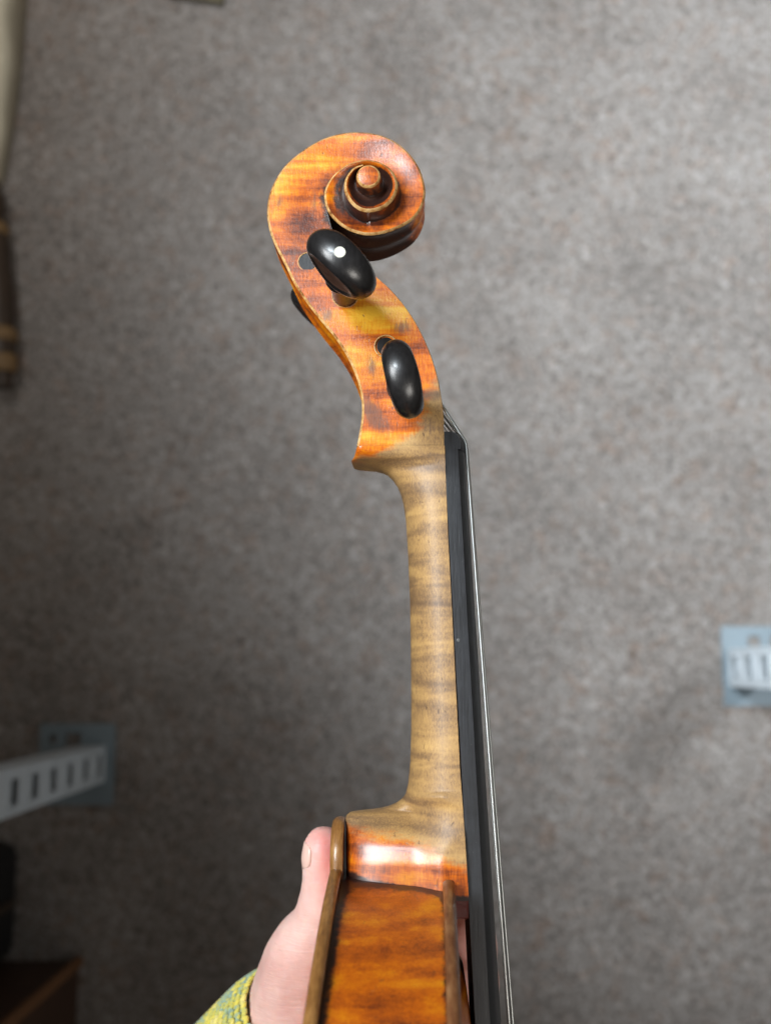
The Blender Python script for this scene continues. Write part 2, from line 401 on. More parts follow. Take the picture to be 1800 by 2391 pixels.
# pegbox cheeks
cheek, cham, rim, chw, floor_ = [], [], [], [], []
for i in range(nF):
    e = ridge[i]+inw[i]*CH; f = fro[i]
    cheek.append([e.lerp(f, j/NC) for j in range(NC+1)])
    cham.append([e, ridge[i]-Vector((0, 0, CH))])
both(pegbox, cheek); both(pegbox, cham, 1)
fdir = [(fro[i]-ridge[i]) for i in range(nF)]
ka, kb = 2*NSEG+2, nF-1
rimr = [[fro[i], fro[i]+Vector((0, 0, -0.4))+fdir[i].normalized()*0.25, fro[i]-Vector((0, 0, 4.6))] for i in range(0, nF)]
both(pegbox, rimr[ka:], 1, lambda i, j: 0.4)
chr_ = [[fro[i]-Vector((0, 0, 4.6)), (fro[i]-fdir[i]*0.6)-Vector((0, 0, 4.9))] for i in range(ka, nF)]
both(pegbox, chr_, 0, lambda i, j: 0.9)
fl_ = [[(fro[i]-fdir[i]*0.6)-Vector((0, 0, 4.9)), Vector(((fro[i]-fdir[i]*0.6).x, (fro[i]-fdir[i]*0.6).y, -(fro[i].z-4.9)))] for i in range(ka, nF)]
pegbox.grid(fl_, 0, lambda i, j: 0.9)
# solid end of the channel at the nut
e0 = fro[ka]; pegbox.grid([[e0-Vector((0, 0, 4.6)), Vector((e0.x, e0.y, -(e0.z-4.6)))], [(e0-fdir[ka]*0.6)-Vector((0, 0, 4.9)), Vector(((e0-fdir[ka]*0.6).x, (e0-fdir[ka]*0.6).y, -(e0.z-4.9)))]], 0)
pegbox.grid([[fro[i], Vector((fro[i].x, fro[i].y, 0)), Vector((fro[i].x, fro[i].y, -fro[i].z))] for i in range(0, ka+1)], 0)
# fluted back, all the way round to the throat
def back_row(i):
    w = ridge[i].z-CH; row = []
    for j in range(21):
        v = -1+2*j/20
        fl2 = 1.25*min(1, i/18)*math.sin(math.pi*min(1, abs(v)))**1.2
        p = ridge[i]+inw[i]*fl2; row.append(Vector((p.x, p.y, v*w)))
    return row
iT = 36*NSEG
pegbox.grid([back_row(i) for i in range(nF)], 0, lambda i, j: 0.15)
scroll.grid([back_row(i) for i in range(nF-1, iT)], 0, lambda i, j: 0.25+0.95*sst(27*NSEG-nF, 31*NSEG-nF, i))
# scroll cheeks with the wall of the next turn standing on their inner side
ch, cm, wl, wc = [], [], [], []
iE = len(ridge)-1
for i in range(nF-1, iE+1):
    p = ridge[i]; CH = CHI[i]; e = p+inw[i]*CH
    rp, ok = ridge_at(phi[i]+2*math.pi)
    if i == nF-1: ok = False; base = fro[-1].copy()
    elif ok:
        rad = Vector((rp.x-eyeC.x, rp.y-eyeC.y, 0)).normalized()
        turnz = p.z-(0.35 if p.z < 10.5 else 1.2)
        base = Vector((rp.x, rp.y, turnz))+rad*0.75
        base = fro[-1].lerp(base, sst(0, 9, i-nF+1))
    else:
        a = -phi[i]; rr = EYR+0.35
        base = Vector((eyeC.x+rr*math.cos(a), eyeC.y+rr*math.sin(a), p.z-3.0))
    row = []
    for j in range(NC+1):
        u = j/NC; q = e.lerp(base, u)
        dep = (0.30 if ok else 0.9)*math.sin(math.pi*min(1, u*1.0))**1.0
        zz = lerp(e.z, base.z, sst(0, 1, u)*0.55+u*0.45)-dep*u
        row.append(Vector((q.x, q.y, zz)))
    kb_ = sst(0, 16, i-nF+1)                # ease from the flat pegbox cheek into the hollowed scroll
    row = [Vector((r.x, r.y, lerp(lerp(e.z, base.z, jj/NC), r.z, kb_))) for jj, r in enumerate(row)]
    ch.append(row)
    cm.append([e, p+inw[i]*0.1-Vector((0, 0, CH*0.8)), p-Vector((0, 0, CH*1.3))])
n0 = nF-1; CH = 0.62
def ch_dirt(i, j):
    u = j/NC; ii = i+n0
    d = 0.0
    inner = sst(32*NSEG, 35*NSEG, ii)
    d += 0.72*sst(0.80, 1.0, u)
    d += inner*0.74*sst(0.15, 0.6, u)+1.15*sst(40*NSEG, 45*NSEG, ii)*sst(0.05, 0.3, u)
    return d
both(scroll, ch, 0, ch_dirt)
both(scroll, cm, 1)
wrows = []
for i in range(n0, iE+1):
    rp, ok = ridge_at(phi[i]+2*math.pi)
    if not ok: continue
    b0 = ch[i-n0][-1]; top = Vector((rp.x, rp.y, rp.z-CH*1.3)); row = []
    for j in range(8):
        u = j/7; k = (1-u)**2.2
        row.append(Vector((lerp(top.x, b0.x, k), lerp(top.y, b0.y, k), lerp(b0.z, top.z, u))))
    wrows.append(row)
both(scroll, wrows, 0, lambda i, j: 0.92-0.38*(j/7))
# throat cap between the pegbox channel and the first wall
th0 = fro[-1]
# eye
def ring(r, z, n=40, c=eyeC): return [Vector((c.x+r*math.cos(2*math.pi*k/n), c.y+r*math.sin(2*math.pi*k/n), z)) for k in range(n)]
eye = [ring(EYR+0.9, EYZ-6.5), ring(EYR+0.5, EYZ-4), ring(EYR+0.12, EYZ-2.6), ring(EYR, EYZ-1.6), ring(EYR, EYZ-0.7)]
for sgn in (1, -1):
    f2 = lambda rows: [[Vector((p.x, p.y, p.z*sgn)) for p in r] for r in rows]
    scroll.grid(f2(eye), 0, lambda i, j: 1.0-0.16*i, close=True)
    scroll.grid(f2([ring(EYR, EYZ-0.7), ring(EYR-0.15, EYZ-0.25), ring(EYR-0.6, EYZ+0.05)]), 1, close=True)
    scroll.grid(f2([ring(EYR-0.6, EYZ+0.05), ring(EYR*0.4, EYZ+0.2), ring(0.02, EYZ+0.22)]), 0, close=True)
pegbox.build('pegbox', [M_wood, M_worn], vio, ATT)
scroll.build('scroll', [M_wood, M_worn], vio, NOB)

# --- neck: sections at constant y (pixel rows), from the chin to the heel
LEFT = [(1040,833),(1050,830),(1058,825),(1064,818.5),(1065.4,822),(1067,836),(1070,853),(1074,872),(1080,890),(1088,904),(1100,916),(1118,927),(1140,935),(1170,942),(1220,948),(1300,953),(1400,957),(1500,959),
        (1600,960),(1700,960),(1780,958),(1830,953),(1860,946),(1880,937),(1893,924),(1901,908),(1906,890),(1910,866),(1913,840),(1917,815),(1926,804),(1990,803),(2110,806)]
RIGHT = [(1010,1037),(1100,1040),(1250,1046),(1400,1054),(1600,1064),(1800,1074),(1950,1085),(2100,1094),(2150,1096)]
WID = [(1040,12.5),(1300,12.4),(1600,13.4),(1800,14.4),(1900,15.2),(1960,15.9),(2110,16.8)]
EXPO = [(1040,45),(1046,30),(1052,18),(1058,10),(1064,6),(1070,4.2),(1085,3),(1110,2.5),(1170,2.15),(1700,2.1),(1850,2.1),(1890,2.2),(1915,3.0),(1950,3.6),(2000,4.4),(2060,5.5),(2110,7)]
TAP = [(1040,1),(1044,0.997),(1049,0.985),(1054,0.955),(1060,0.895),(1066,0.80),(1072,0.72),(1082,0.67),(1105,0.8),(1140,0.96),(1170,1),(1850,1),(1900,0.8),(1930,0.68),(2000,.65),(2110,0.66)]
SWELL = [(1850,1),(1875,0.85),(1895,0.55),(1908,0.42),(1918,0.48),(1930,0.60),(1945,0.74),(1962,0.85),(1985,0.94),(2020,1)]
ZL = [(1040,12.5),(1062,10),(1070,7),(1090,3),(1120,0),(1900,0),(1930,6),(1960,9),(2110,9.5)]
ys = [1040,1043,1046,1049,1052,1055,1058,1061,1063,1064,1064.7,1065.4,1066.2,1067,1068,1069,1070,1072,1074,1076,1078,1081,1084,1088,1092,1096,1100,1105,1111,1118,1126,1135,1145,1157]
ys += [1170+10*k for k in range(66)]+[1825,1832,1840,1848,1855,1862,1868,1874,1880,1885,1889,1893,1897,1901,1904,1906,1908,1910,1911.5,1913,1915,1917,1920,1924,1930,1938,1947,1957]
ys += [1968+8*k for k in range(18)]
neck = MB(); rows = []; NS = 64
def neck_section(y):
    w = table(WID, y); L = U(table(LEFT, y), y, table(ZL, y)); Rr = U(table(RIGHT, y), y, w)
    n = table(EXPO, y); tp = table(TAP, y); row = []
    yy = Rr.y
    prof = [(0.0, 0.0)]
    for k in range(1, 241):
        u = (k/240)**2.5; prof.append((u, (1-(1-u)**n)**(1/n)))
    if y < 1850:
        pts = [(lerp(L.x, Rr.x, u), w*h*lerp(tp, 1, u), u) for u, h in prof]
    else:                                   # the neck's own round back plus the fin of the heel swelling out of it
        xn = U(957, y, 0).x; g = table(SWELL, y); pts = []
        for u, h in prof:
            x = lerp(L.x, Rr.x, u); hn = w*math.sqrt(max(0.0, 1-min(1.0, (Rr.x-x)/(Rr.x-xn))**2)); hh_ = w*h*lerp(tp, 1, u)*g
            pts.append((x, min(w*1.03, (hn**6+hh_**6)**(1/6)), u))
    acc = [0.0]
    for p_, q_ in zip(pts, pts[1:]): acc.append(acc[-1]+math.hypot(q_[0]-p_[0], q_[1]-p_[1]))
    hrow, k = [], 0
    for j in range(NS//2+1):
        t_ = acc[-1]*j/(NS//2)
        while k < len(acc)-2 and acc[k+1] < t_: k += 1
        f_ = (t_-acc[k])/max(1e-9, acc[k+1]-acc[k]); p_, q_ = pts[k], pts[k+1]
        hrow.append((lerp(p_[0], q_[0], f_), lerp(p_[1], q_[1], f_), lerp(p_[2], q_[2], f_)))
    ky = sst(1090, 1230, y)*(1-sst(1840, 1900, y))
    yl = lambda u: lerp(yy, lerp(L.y, Rr.y, u), ky)
    row = [Vector((x, yl(u), -hw)) for x, hw, u in reversed(hrow)]+[Vector((x, yl(u), hw)) for x, hw, u in hrow[1:]]
    return row
rows = [neck_section(y) for y in ys]
JX = lambda x: 2050+0.19*(x-800)
def neck_dirt(i, j):
    q = proj(rows[i][j]); d = 0
    if rows[i][j].z > 3:
        d = 0.95*math.exp(-((q[1]-JX(q[0]))/11)**2)+0.8*blob(q, 812, 2050, 26, 16)
        d += 0.8*blob(q, 808, 1990, 5, 60)
        d += 0.5*blob(q, 1075, 2125, 14, 30)
    return d
neck.grid(rows, 0, neck_dirt)
neck.grid([[r[0], Vector((r[0].x, r[0].y, 0)), r[-1]] for r in rows], 0)
nk = neck.build('neck', [M_wood, M_worn], vio, ATT)
# foot of the neck standing above the top plate
mb = MB()
a0, a1 = U(1060, 2095, 16.2), U(1095.5, 2148, 16.2)
mb.box((a0.x-2, a1.y, -16.2), (a1.x, a0.y+1, 16.25))
mb.build('neck_foot', M_red, vio, bevel=0.0006)

# --- body
y0 = U(900, 2055, 10).y+0.8
OUT = [(0,0),(10,.8),(16,2),(30,5.6),(45,11.8),(60,20),(70,28.5),(78,39),(83,52),(84,65),(81,82),(74,100),(69,113),(75,121),(66,123),(58,138),(55,160),(57,180),(65,200),
       (80,211),(78,217),(90,235),(101,262),(104,285),(100,312),(85,337),(60,350),(30,355),(0,356)]
half = cr([Vector((z, d, 0)) for z, d in OUT], 22)
outl = [(p.x, p.y) for p in half]+[(-p.x, p.y) for p in reversed(half[1:-1])]   # (z, drop)
nO = len(outl)
def offs(k):                                # outline offset by k mm outwards
    res = []
    for i in range(nO):
        a, b = outl[i-1], outl[(i+1) % nO]
        t = Vector((b[0]-a[0], b[1]-a[1], 0)).normalized()
        res.append((outl[i][0]+t.y*k, outl[i][1]-t.x*k))
    return res
XB = lambda d: -18.4-0.075*d                # inner face of the back
XT = lambda d: 7.8-0.03*d                   # inner face of the top
P3 = lambda zd, x: Vector((x, y0-zd[1], zd[0]))
rib = MB()
o0 = outl
rr = []
NR = 22
for i in range(nO+1):
    z, d = o0[i % nO]
    rr.append([P3((z, d), lerp(XB(d), XT(d), j/NR)) for j in range(NR+1)])
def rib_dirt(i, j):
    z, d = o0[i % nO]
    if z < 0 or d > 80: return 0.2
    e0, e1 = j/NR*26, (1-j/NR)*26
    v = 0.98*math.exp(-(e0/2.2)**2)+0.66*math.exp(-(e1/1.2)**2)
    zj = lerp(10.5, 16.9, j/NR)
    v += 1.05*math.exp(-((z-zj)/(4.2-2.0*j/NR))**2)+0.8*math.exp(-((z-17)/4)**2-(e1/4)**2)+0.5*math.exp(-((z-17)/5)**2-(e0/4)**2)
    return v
# finer along the part in view
rib.grid(rr, 0, rib_dirt)
rib.build('rib', [M_wood], vio, NOB)
def plate(name, xin, sgn, th, mats, arch, button=False):
    m = MB(); cz, cd = 0.0, 178.0
    def ring_at(off, dx):
        return [P3(q, xin(q[1])+sgn*dx) for q in offs(off)]
    rows = [ring_at(-4, 0.0), ring_at(2.0, 0.0), ring_at(2.5, 0.5), ring_at(2.75, th*0.35), ring_at(2.75, th*0.65), ring_at(2.4, th*0.92), ring_at(1.8, th), ring_at(0.8, th*0.95)]
    rows = [r+[r[0]] for r in rows]
    m.grid(rows[:2], 0, lambda i, j: 0.7); m.grid(rows[1:], 1)
    ins = [rows[-1]]
    for s_, a_ in ((0.93, -0.4), (0.86, 0.25), (0.7, .6), (0.5, .85), (0.25, 1), (0.02, 1.02)):
        ins.append([P3((q[0]*s_, cd+(q[1]-cd)*s_), xin(q[1])+sgn*(th+arch*a_)) for q in offs(0.8)+[offs(0.8)[0]]])
    m.grid(ins, 0)
    if button:
        bt = []
        hgt = U(790, 1917, 8).y-y0
        prof = [(-10.5, 3)]+[(-10.3*math.cos(a), -(hgt-10.3)-10.3*math.sin(a)) for a in [math.pi*k/16 for k in range(17)]]+[(10.5, 3)]
        def bring(o, dx):
            res = []
            for z, d in prof:
                s_ = 1+o/10.3
                res.append(P3((z*s_, d if d > 0 else -(hgt-10.3)+(d+(hgt-10.3))*s_), xin(0)+sgn*dx))
            return res
        br = [bring(-0.2, -0.3), bring(0, 0.3), bring(0.1, th*0.4), bring(-0.2, th*0.7), bring(-1.0, th*0.96), bring(-2.0, th*1.02)]
        m.grid(br, 1); m.fan(br[-1], 1)
        m.grid([bring(-10.2, -0.3), bring(-0.2, -0.3)], 0)
    return m.build(name, mats, vio, NOB)
def plate_edge(name, c0, c1, c2):
    n = NT(name); a = n.noise((1200, 200, 300), 1, 4, 0.65); b = n.noise((90, 90, 90), 1, 3, 0.6); s = n.noise((1500, 1500, 900), 1, 2, .6)
    f = n.math('ADD', n.math('MULTIPLY', a, 0.6), n.math('MULTIPLY', b, 0.5))
    col = n.ramp(f, [(0.36, c0), (0.55, c1), (0.75, c2)])
    n.bump(s, 0.4, 0.0002); n.b.inputs['Coat Weight'].default_value = 0.3
    return n.set(Base_Color=col, Roughness=0.36)
M_bedge = plate_edge('worn_back_edge', srgb(92, 58, 30), srgb(138, 96, 50), srgb(172, 128, 74))
M_tedge = plate_edge('worn_top_edge', srgb(82, 44, 24), srgb(116, 76, 46), srgb(146, 110, 74))
plate('back_plate', XB, -1, 3.1, [M_wood, M_bedge], 11, True)
plate('top_plate', XT, 1, 3.0, [M_wood, M_tedge], 11)

# bushings round the peg ends
for bx_, by_, bz_, br_ in ((719, 611, 9.2, 2.62), (901, 808, 11.2, 3.0), (806, 688, 10.2, 3.55), (946, 930, 11.6, 3.55)):
    cc = U(bx_, by_, bz_); m = MB()
    m.grid([[cc+Vector((r*math.cos(2*math.pi*k/28), r*math.sin(2*math.pi*k/28), z)) for k in range(28)] for r, z in ((br_, -0.6), (br_+0.02, 0.10), (br_+0.22, 0.12), (br_+0.34, 0.0))], 0, close=True)
    m.build('peg_hole_rim', M_worn, vio)
# --- fingerboard
fb = MB(); Lb = 268.0
pa, pb = U(1037, 1048, 12.0), U(1096, 2140, 16.0)
gd = (pb-pa); slope = gd.x/gd.y
def fb_row(s):                              # s mm from the nut
    w = lerp(12.1, 21.0, s/Lb); y = pa.y-s; xg = pa.x+slope*(y-pa.y)
    crown = lerp(6.3, 7.4, s/150); ed = 3.7
    row = [(xg, -w*0.80), (xg, -w), (xg+ed*0.5, -w*1.005), (xg+ed, -w)]
    for k in range(1, 16):
        a = -1+2*k/16; row.append((xg+ed+0.45+(crown-ed-0.45)*(1-a*a)**0.8, w*a*0.985))
    row += [(xg+ed, w), (xg+ed*0.5, w*1.005), (xg, w), (xg, w*0.80)]
    return [Vector((x, y, z)) for x, z in row]
frows = [fb_row(Lb*k/60) for k in range(61)]
sl = lambda a, b: [r[a:b] for r in frows]
fb.grid(sl(1, 4)); fb.grid(sl(3, 20)); fb.grid(sl(19, 22))
nn = len(frows[0])
fb.grid([[r[nn-2], r[nn-1]-Vector((0.0, 0, 0)), Vector((r[0].x+1.5, r[0].y, 0)), r[0], r[1]] for r in frows], 1)
fb.fan(frows[0]); fb.fan(frows[-1])
fb.build('fingerboard', [M_board, M_under], vio)
# small chip on the board's side
ck = MB(); cp = U(1070, 1495, 13.9)
ck.tube([cp+Vector((0, 0, 0.05)), cp+Vector((0, 0, 0.18))], [0.5, 0.3], 7)
ck.build('glue_speck', paint('dried_glue', srgb(104, 106, 106), 0.4, 2000, 0.3), vio)
# --- nut
nt = MB(); n0_, n1_ = U(1037, 1048, 12.2), U(1037, 1007, 12.2)
prof = [(0, n0_.y-0.02), (0, n1_.y), (3.2, n1_.y-0.1), (4.4, n1_.y-0.4), (5.3, n1_.y-1.2), (6.0, n1_.y-2.4), (6.35, n1_.y-3.6), (6.3, n0_.y-0.02)]
def nut_row(z):
    k = max(0.0, 1-(z/12.2)**2)
    return [Vector((lerp(n0_.x, n1_.x, (y-n0_.y)/(n1_.y-n0_.y))+x*(0.72+0.32*k**0.7), y, z)) for x, y in prof]
nrow = [nut_row(-12.2+24.4*k/20) for k in range(21)]
nt.grid(nrow, 0, close=True); nt.fan(nrow[0]); nt.fan(nrow[-1])
nt.build('nut', M_board, vio, bevel=0.0003)
# --- strings: G D A E from the near side
nutx = lambda z: n0_.x+6.35*(0.72+0.32*max(0, 1-(z/12.2)**2)**0.7)
bxy = U(1197, 2391, 0)
for k, (z0, z1, rad, ent) in enumerate(((8.0, 17.5, 0.40, (1031, 944)), (2.8, 6.0, 0.36, (1033, 966)), (-2.7, -6.0, 0.34, (1034, 982)), (-8.0, -17.5, 0.14, (1036, 996)))):
    x0 = nutx(z0)+rad+0.05; yn = n0_.y
    s_ = yn-bxy.y; xe = lerp(x0, bxy.x+(-1.7, -0.2, 0.35, -0.4)[k], 1)
    far = Vector((lerp(x0, xe, 335/s_), yn-335, z1))
    ent3 = U(ent[0], ent[1], z0)
    ins = ent3+(ent3-Vector((x0, yn+1, z0))).normalized()*9
    path = [ins, ent3, Vector((x0-1.5, n1_.y-0.2, z0)), Vector((x0-0.45, n1_.y-1.9, z0)), Vector((x0-0.08, lerp(n1_.y, yn, 0.75), z0)), Vector((x0+0.05, yn-1, z0))]
    path = cr(path, 5)+[Vector((x0, yn-1, z0)).lerp(far, t) for t in (0.1, 0.3, 0.6, 1.0)]
    m = MB(); m.tube(path, rad, 10); m.build('string', M_steel, vio)
# --- pegs
def peg(hx, hy, zsurf, near, head_px, head_z, ang, tip, dot, tilt=0.0, hw=11.0, thk=4.5):
    sgn = 1 if near else -1
    root = bpy.data.objects.new('peg', None); C.objects.link(root); root.parent = vio
    zs = zsurf*sgn
    h0 = U(hx, hy, zsurf) if near else U(hx, hy, zsurf)
    ax0 = Vector((h0.x, h0.y, 0))
    hc = U(head_px[0], head_px[1], head_z) if near else Vector((h0.x, h0.y, head_z))
    axis = (hc-Vector((h0.x, h0.y, zs))).normalized()
    def along(z): return Vector((h0.x, h0.y, zs))+axis*((z-zs)/axis.z)
    m = MB(); zz = [(-(tip)*sgn, 2.55), (0, 3.0), (zs, 3.5), (zs+sgn*5, 3.75), (hc.z-sgn*7, 3.9)]
    m.tube([along(z) for z, r in zz], [r for z, r in zz], 20); m.build('peg_shaft', M_pegb if near else M_peg, root)
    m = MB(); zz = [(hc.z-sgn*9.6, 3.9), (hc.z-sgn*9.3, thk), (hc.z-sgn*8.5, thk+0.15), (hc.z-sgn*7.8, thk), (hc.z-sgn*6, 3.8)]
    m.tube([along(z) for z, r in zz], [r for z, r in zz], 20, cap=False); m.build('peg_collar', M_peg, root)
    # head: thumb piece, long axis u in the plane of the cheek, short axis v
    u = Vector((math.cos(ang), math.sin(ang), tilt)); wv = (axis*sgn); u = (u-u.dot(wv)*wv).normalized(); v = wv.cross(u)
    hh, ht = 8.4, thk; m = MB(); rows = []
    prof = [(0.0, 0.74), (0.2, 0.745), (0.4, 0.78), (0.58, 0.88), (0.70, 0.97), (0.78, 0.96), (0.86, 0.85), (0.93, 0.66), (0.975, 0.42), (0.995, 0.2), (1.0, 0.0)]
    N = 48
    def pt(ro, a, th):
        cu, cw = math.cos(a), math.sin(a)
        wid = hw*(1.0 if cw > 0 else 1-0.22*cw*cw)
        return hc+u*(wid*ro*cu)+wv*(hh*ro*cw*(1.0 if cw > 0 else 1.05))+v*(ht*th*(1-0.27*(ro*cu)**2))
    rows = [[pt(ro, 2*math.pi*k/N, th) for k in range(N)] for ro, th in prof]+[[pt(ro, 2*math.pi*k/N, -th) for k in range(N)] for ro, th in reversed(prof[:-1])]
    m.grid(rows[3:-3], 0, close=True); m.grid(rows[:4], 1, close=True); m.grid(rows[-4:], 1, close=True); m.build('peg_head', [M_peg, M_pegb], root)
    if dot:
        m = MB(); dd = U(dot[0], dot[1], hc.z+hh*0.97)
        m.tube([hc+wv*(hh*0.9), hc+wv*(hh*1.0+0.05)], 1.45, 24); m.build('pearl_dot', M_ivory, root)
    return root
peg(806, 688, 10.2, True, (797, 617), 33, -0.78, 10.6, (793, 580), 0, 11.2, 4.9)
peg(946, 930, 11.6, True, (940, 885), 35, -1.33, 12.0, None, 0.28, 10.4, 4.4)
peg(719, 611, 9.2, False, None, -31, -0.66, 9.32, None)
peg(901, 808, 11.2, False, None, -33, -0.9, 11.32, None)

# ------------------------------------------------------------------ hand and sleeve
def chain(bm, pts, steps=7):
    P = cr([Vector((*U(a, b, c), )).to_4d() if False else Vector((*U(a, b, c)[:], )) for a, b, c, r in pts], steps)
    Rr = [x for x in cr([Vector((r, 0, 0)) for a, b, c, r in pts], steps)]
    for p, r in zip(P, Rr):
        bmesh.ops.create_icosphere(bm, subdivisions=2, radius=r.x/1000, matrix=Matrix.Translation(p/1000))
bm = bmesh.new()
chain(bm, [(756,1976,-30,6.3),(757,2010,-31,7.2),(759,2050,-32,7.2),(756,2100,-34,7.8),(740,2160,-38,8.5),(714,2224,-46,12.2),(706,2290,-54,15.0),(708,2360,-62,18.5),(696,2480,-70,21),(650,2660,-82,23)])
chain(bm, [(690,2300,-60,13),(740,2330,-84,13),(840,2340,-104,13),(960,2320,-112,12)], 6)           # web and palm under the far rib
chain(bm, [(690,2430,-72,18),(760,2440,-98,16),(860,2430,-114,14),(960,2400,-118,12)], 6)
chain(bm, [(960,2320,-112,10),(1040,2280,-106,9.2),(1098,2240,-92,8.6),(1108,2205,-74,8),(1098,2185,-60,7)], 8)   # index
chain(bm, [(960,2350,-114,10.5),(1040,2340,-108,9.6),(1100,2315,-94,9),(1110,2290,-76,8.4),(1100,2275,-60,7.4)], 8)   # middle
chain(bm, [(950,2430,-116,10),(1040,2430,-110,9.2),(1110,2420,-94,8.6),(1118,2410,-78,8),(1105,2400,-64,7)], 8)     # ring
chain(bm, [(930,2500,-116,9),(1020,2510,-108,8),(1090,2505,-92,7.4),(1096,2500,-78,6.6)], 8)                       # little
chain(bm, [(860,2430,-114,13),(930,2500,-116,10)], 6)
me = bpy.data.meshes.new('person'); bm.to_mesh(me); bm.free()
tmp = bpy.data.objects.new('tmp', me); C.objects.link(tmp)
rm = tmp.modifiers.new('r', 'REMESH'); rm.mode = 'VOXEL'; rm.voxel_size = 0.0011
sm = tmp.modifiers.new('s', 'SMOOTH'); sm.iterations = 14; sm.factor = 0.6
dg = bpy.context.evaluated_depsgraph_get()
hm = bpy.data.meshes.new_from_object(tmp.evaluated_get(dg)); hm.name = 'hand'
bpy.data.objects.remove(tmp)
for p in hm.polygons: p.use_smooth = True
hm.materials.clear(); hm.materials.append(M_skin)
at = hm.attributes.new('red', 'FLOAT', 'POINT')
vals = []
for v in hm.vertices:
    p = v.co*1000; q = proj(p)
    vals.append(min(1, 0.95*blob(q, 765, 2000, 30, 70)+0.5*blob(q, 735, 1960, 30, 25)+0.35*blob(q, 770, 2090, 20, 40)+(0.35 if q[0] > 1030 else 0)))
at.data.foreach_set('value', vals)
hand = thing('person', 'bare hand in a knitted sleeve gripping the violin body with thumb along its back', 'person', (0, 0, VIOH))
ho = bpy.data.objects.new('hand', hm); C.objects.link(ho); ho.parent = hand
# thumb nail
m = MB(); nc = U(716, 1985, -28); ex = Vector((0.93, 0.0, 0.36)); 
tipc, basec = U(727, 1962, -27), U(735, 2008, -27)
rows = []
for i in range(9):
    t = i/8; c = tipc.lerp(basec, t); wn = 5.6*math.sqrt(max(0.05, 1-(2*t-1)**4*0.75)); row = []
    for j in range(11):
        a = (-1+2*j/10)*0.95
        ctr = U(lerp(756, 757, t), lerp(1976, 2014, t), lerp(-30, -31, t)); rr_ = lerp(5.95, 6.62, min(1, t*1.6))+0.2*math.sin(math.pi*t)
        base = math.pi*0.98
        row.append(ctr+Vector((math.cos(base+a*wn/5.6)*rr_, lerp(1.2, -1.5, t), math.sin(base+a*wn/5.6)*rr_)))
    rows.append(row)
m.grid(rows); nl = m.build('thumb_nail', M_nail, ho)
so = nl.modifiers.new('solid', 'SOLIDIFY'); so.thickness = 0.0005
# knitted sleeve
c0 = U(694, 2372, -64); axd = Vector((-0.50, -0.72, -0.45)).normalized()
e1 = axd.orthogonal().normalized(); e2 = axd.cross(e1)
def slv(s, a):
    r = 18.6+2.2*math.sin(min(1, s/14)*math.pi/2)+0.10*s
    r *= 1+0.02*math.sin(3*a+s*0.05)
    return c0+axd*s+(math.cos(a)*e1+math.sin(a)*e2)*r
m = MB(); NA = 64
m.grid([[slv(s, 2*math.pi*k/NA)*1.0 for k in range(NA)] for s in [0, 4, 10, 20, 35, 55, 80, 110, 150, 200]], 0, close=True)
m.grid([[c0+axd*4+(slv(0, 2*math.pi*k/NA)-c0)*0.86 for k in range(NA)], [slv(0, 2*math.pi*k/NA) for k in range(NA)]], 0, close=True)
slo = m.build('sleeve', M_yarn, hand, {'tint': lambda p, q, d: 0.25})
# stitches: each a small slanted bead of yarn
vs, fs, tint = [], [], []
bs = bmesh.new(); bmesh.ops.create_icosphere(bs, subdivisions=1, radius=1.0)
bv = [v.co.copy() for v in bs.verts]; bf = [[v.index for v in f.verts] for f in bs.faces]; bs.free()
ncol = 44; pitch = 2.6
for r_ in range(46):
    s = r_*pitch+0.4
    for c_ in range(ncol):
        a0_ = 2*math.pi*(c_+random.uniform(-.08, .08))/ncol
        yv = mnoise.noise(Vector((c_*0.45+7, r_*0.33, 3.1)))+0.6*mnoise.noise(Vector((c_*1.3, r_*0.9, 8.1)))
        for sd in (-1, 1):
            a = a0_+sd*0.26*2*math.pi/ncol
            p = slv(s+random.uniform(-.15, .15), a); nrm = (p-(c0+axd*s)); nrm = (nrm-nrm.dot(axd)*axd).normalized()
            tang = axd.cross(nrm)
            dirn = (axd+tang*sd*0.55).normalized(); bi = nrm.cross(dirn)
            o = len(vs)
            for b in bv: vs.append((p+dirn*b.x*2.2+bi*b.y*0.95+nrm*b.z*1.0+nrm*0.25)/1000)
            fs += [[o+k for k in f] for f in bf]
            tn = 0.62+0.55*yv+random.uniform(-.16, .16); tint += [tn]*len(bv)
me = bpy.data.meshes.new('knit_stitches'); me.from_pydata([tuple(v) for v in vs], [], fs); me.materials.append(M_yarn)
at = me.attributes.new('tint', 'FLOAT', 'POINT'); at.data.foreach_set('value', tint)
for p in me.polygons: p.use_smooth = True
ks = bpy.data.objects.new('knit_stitches', me); C.objects.link(ks); ks.parent = slo; ks['kind'] = 'stuff'

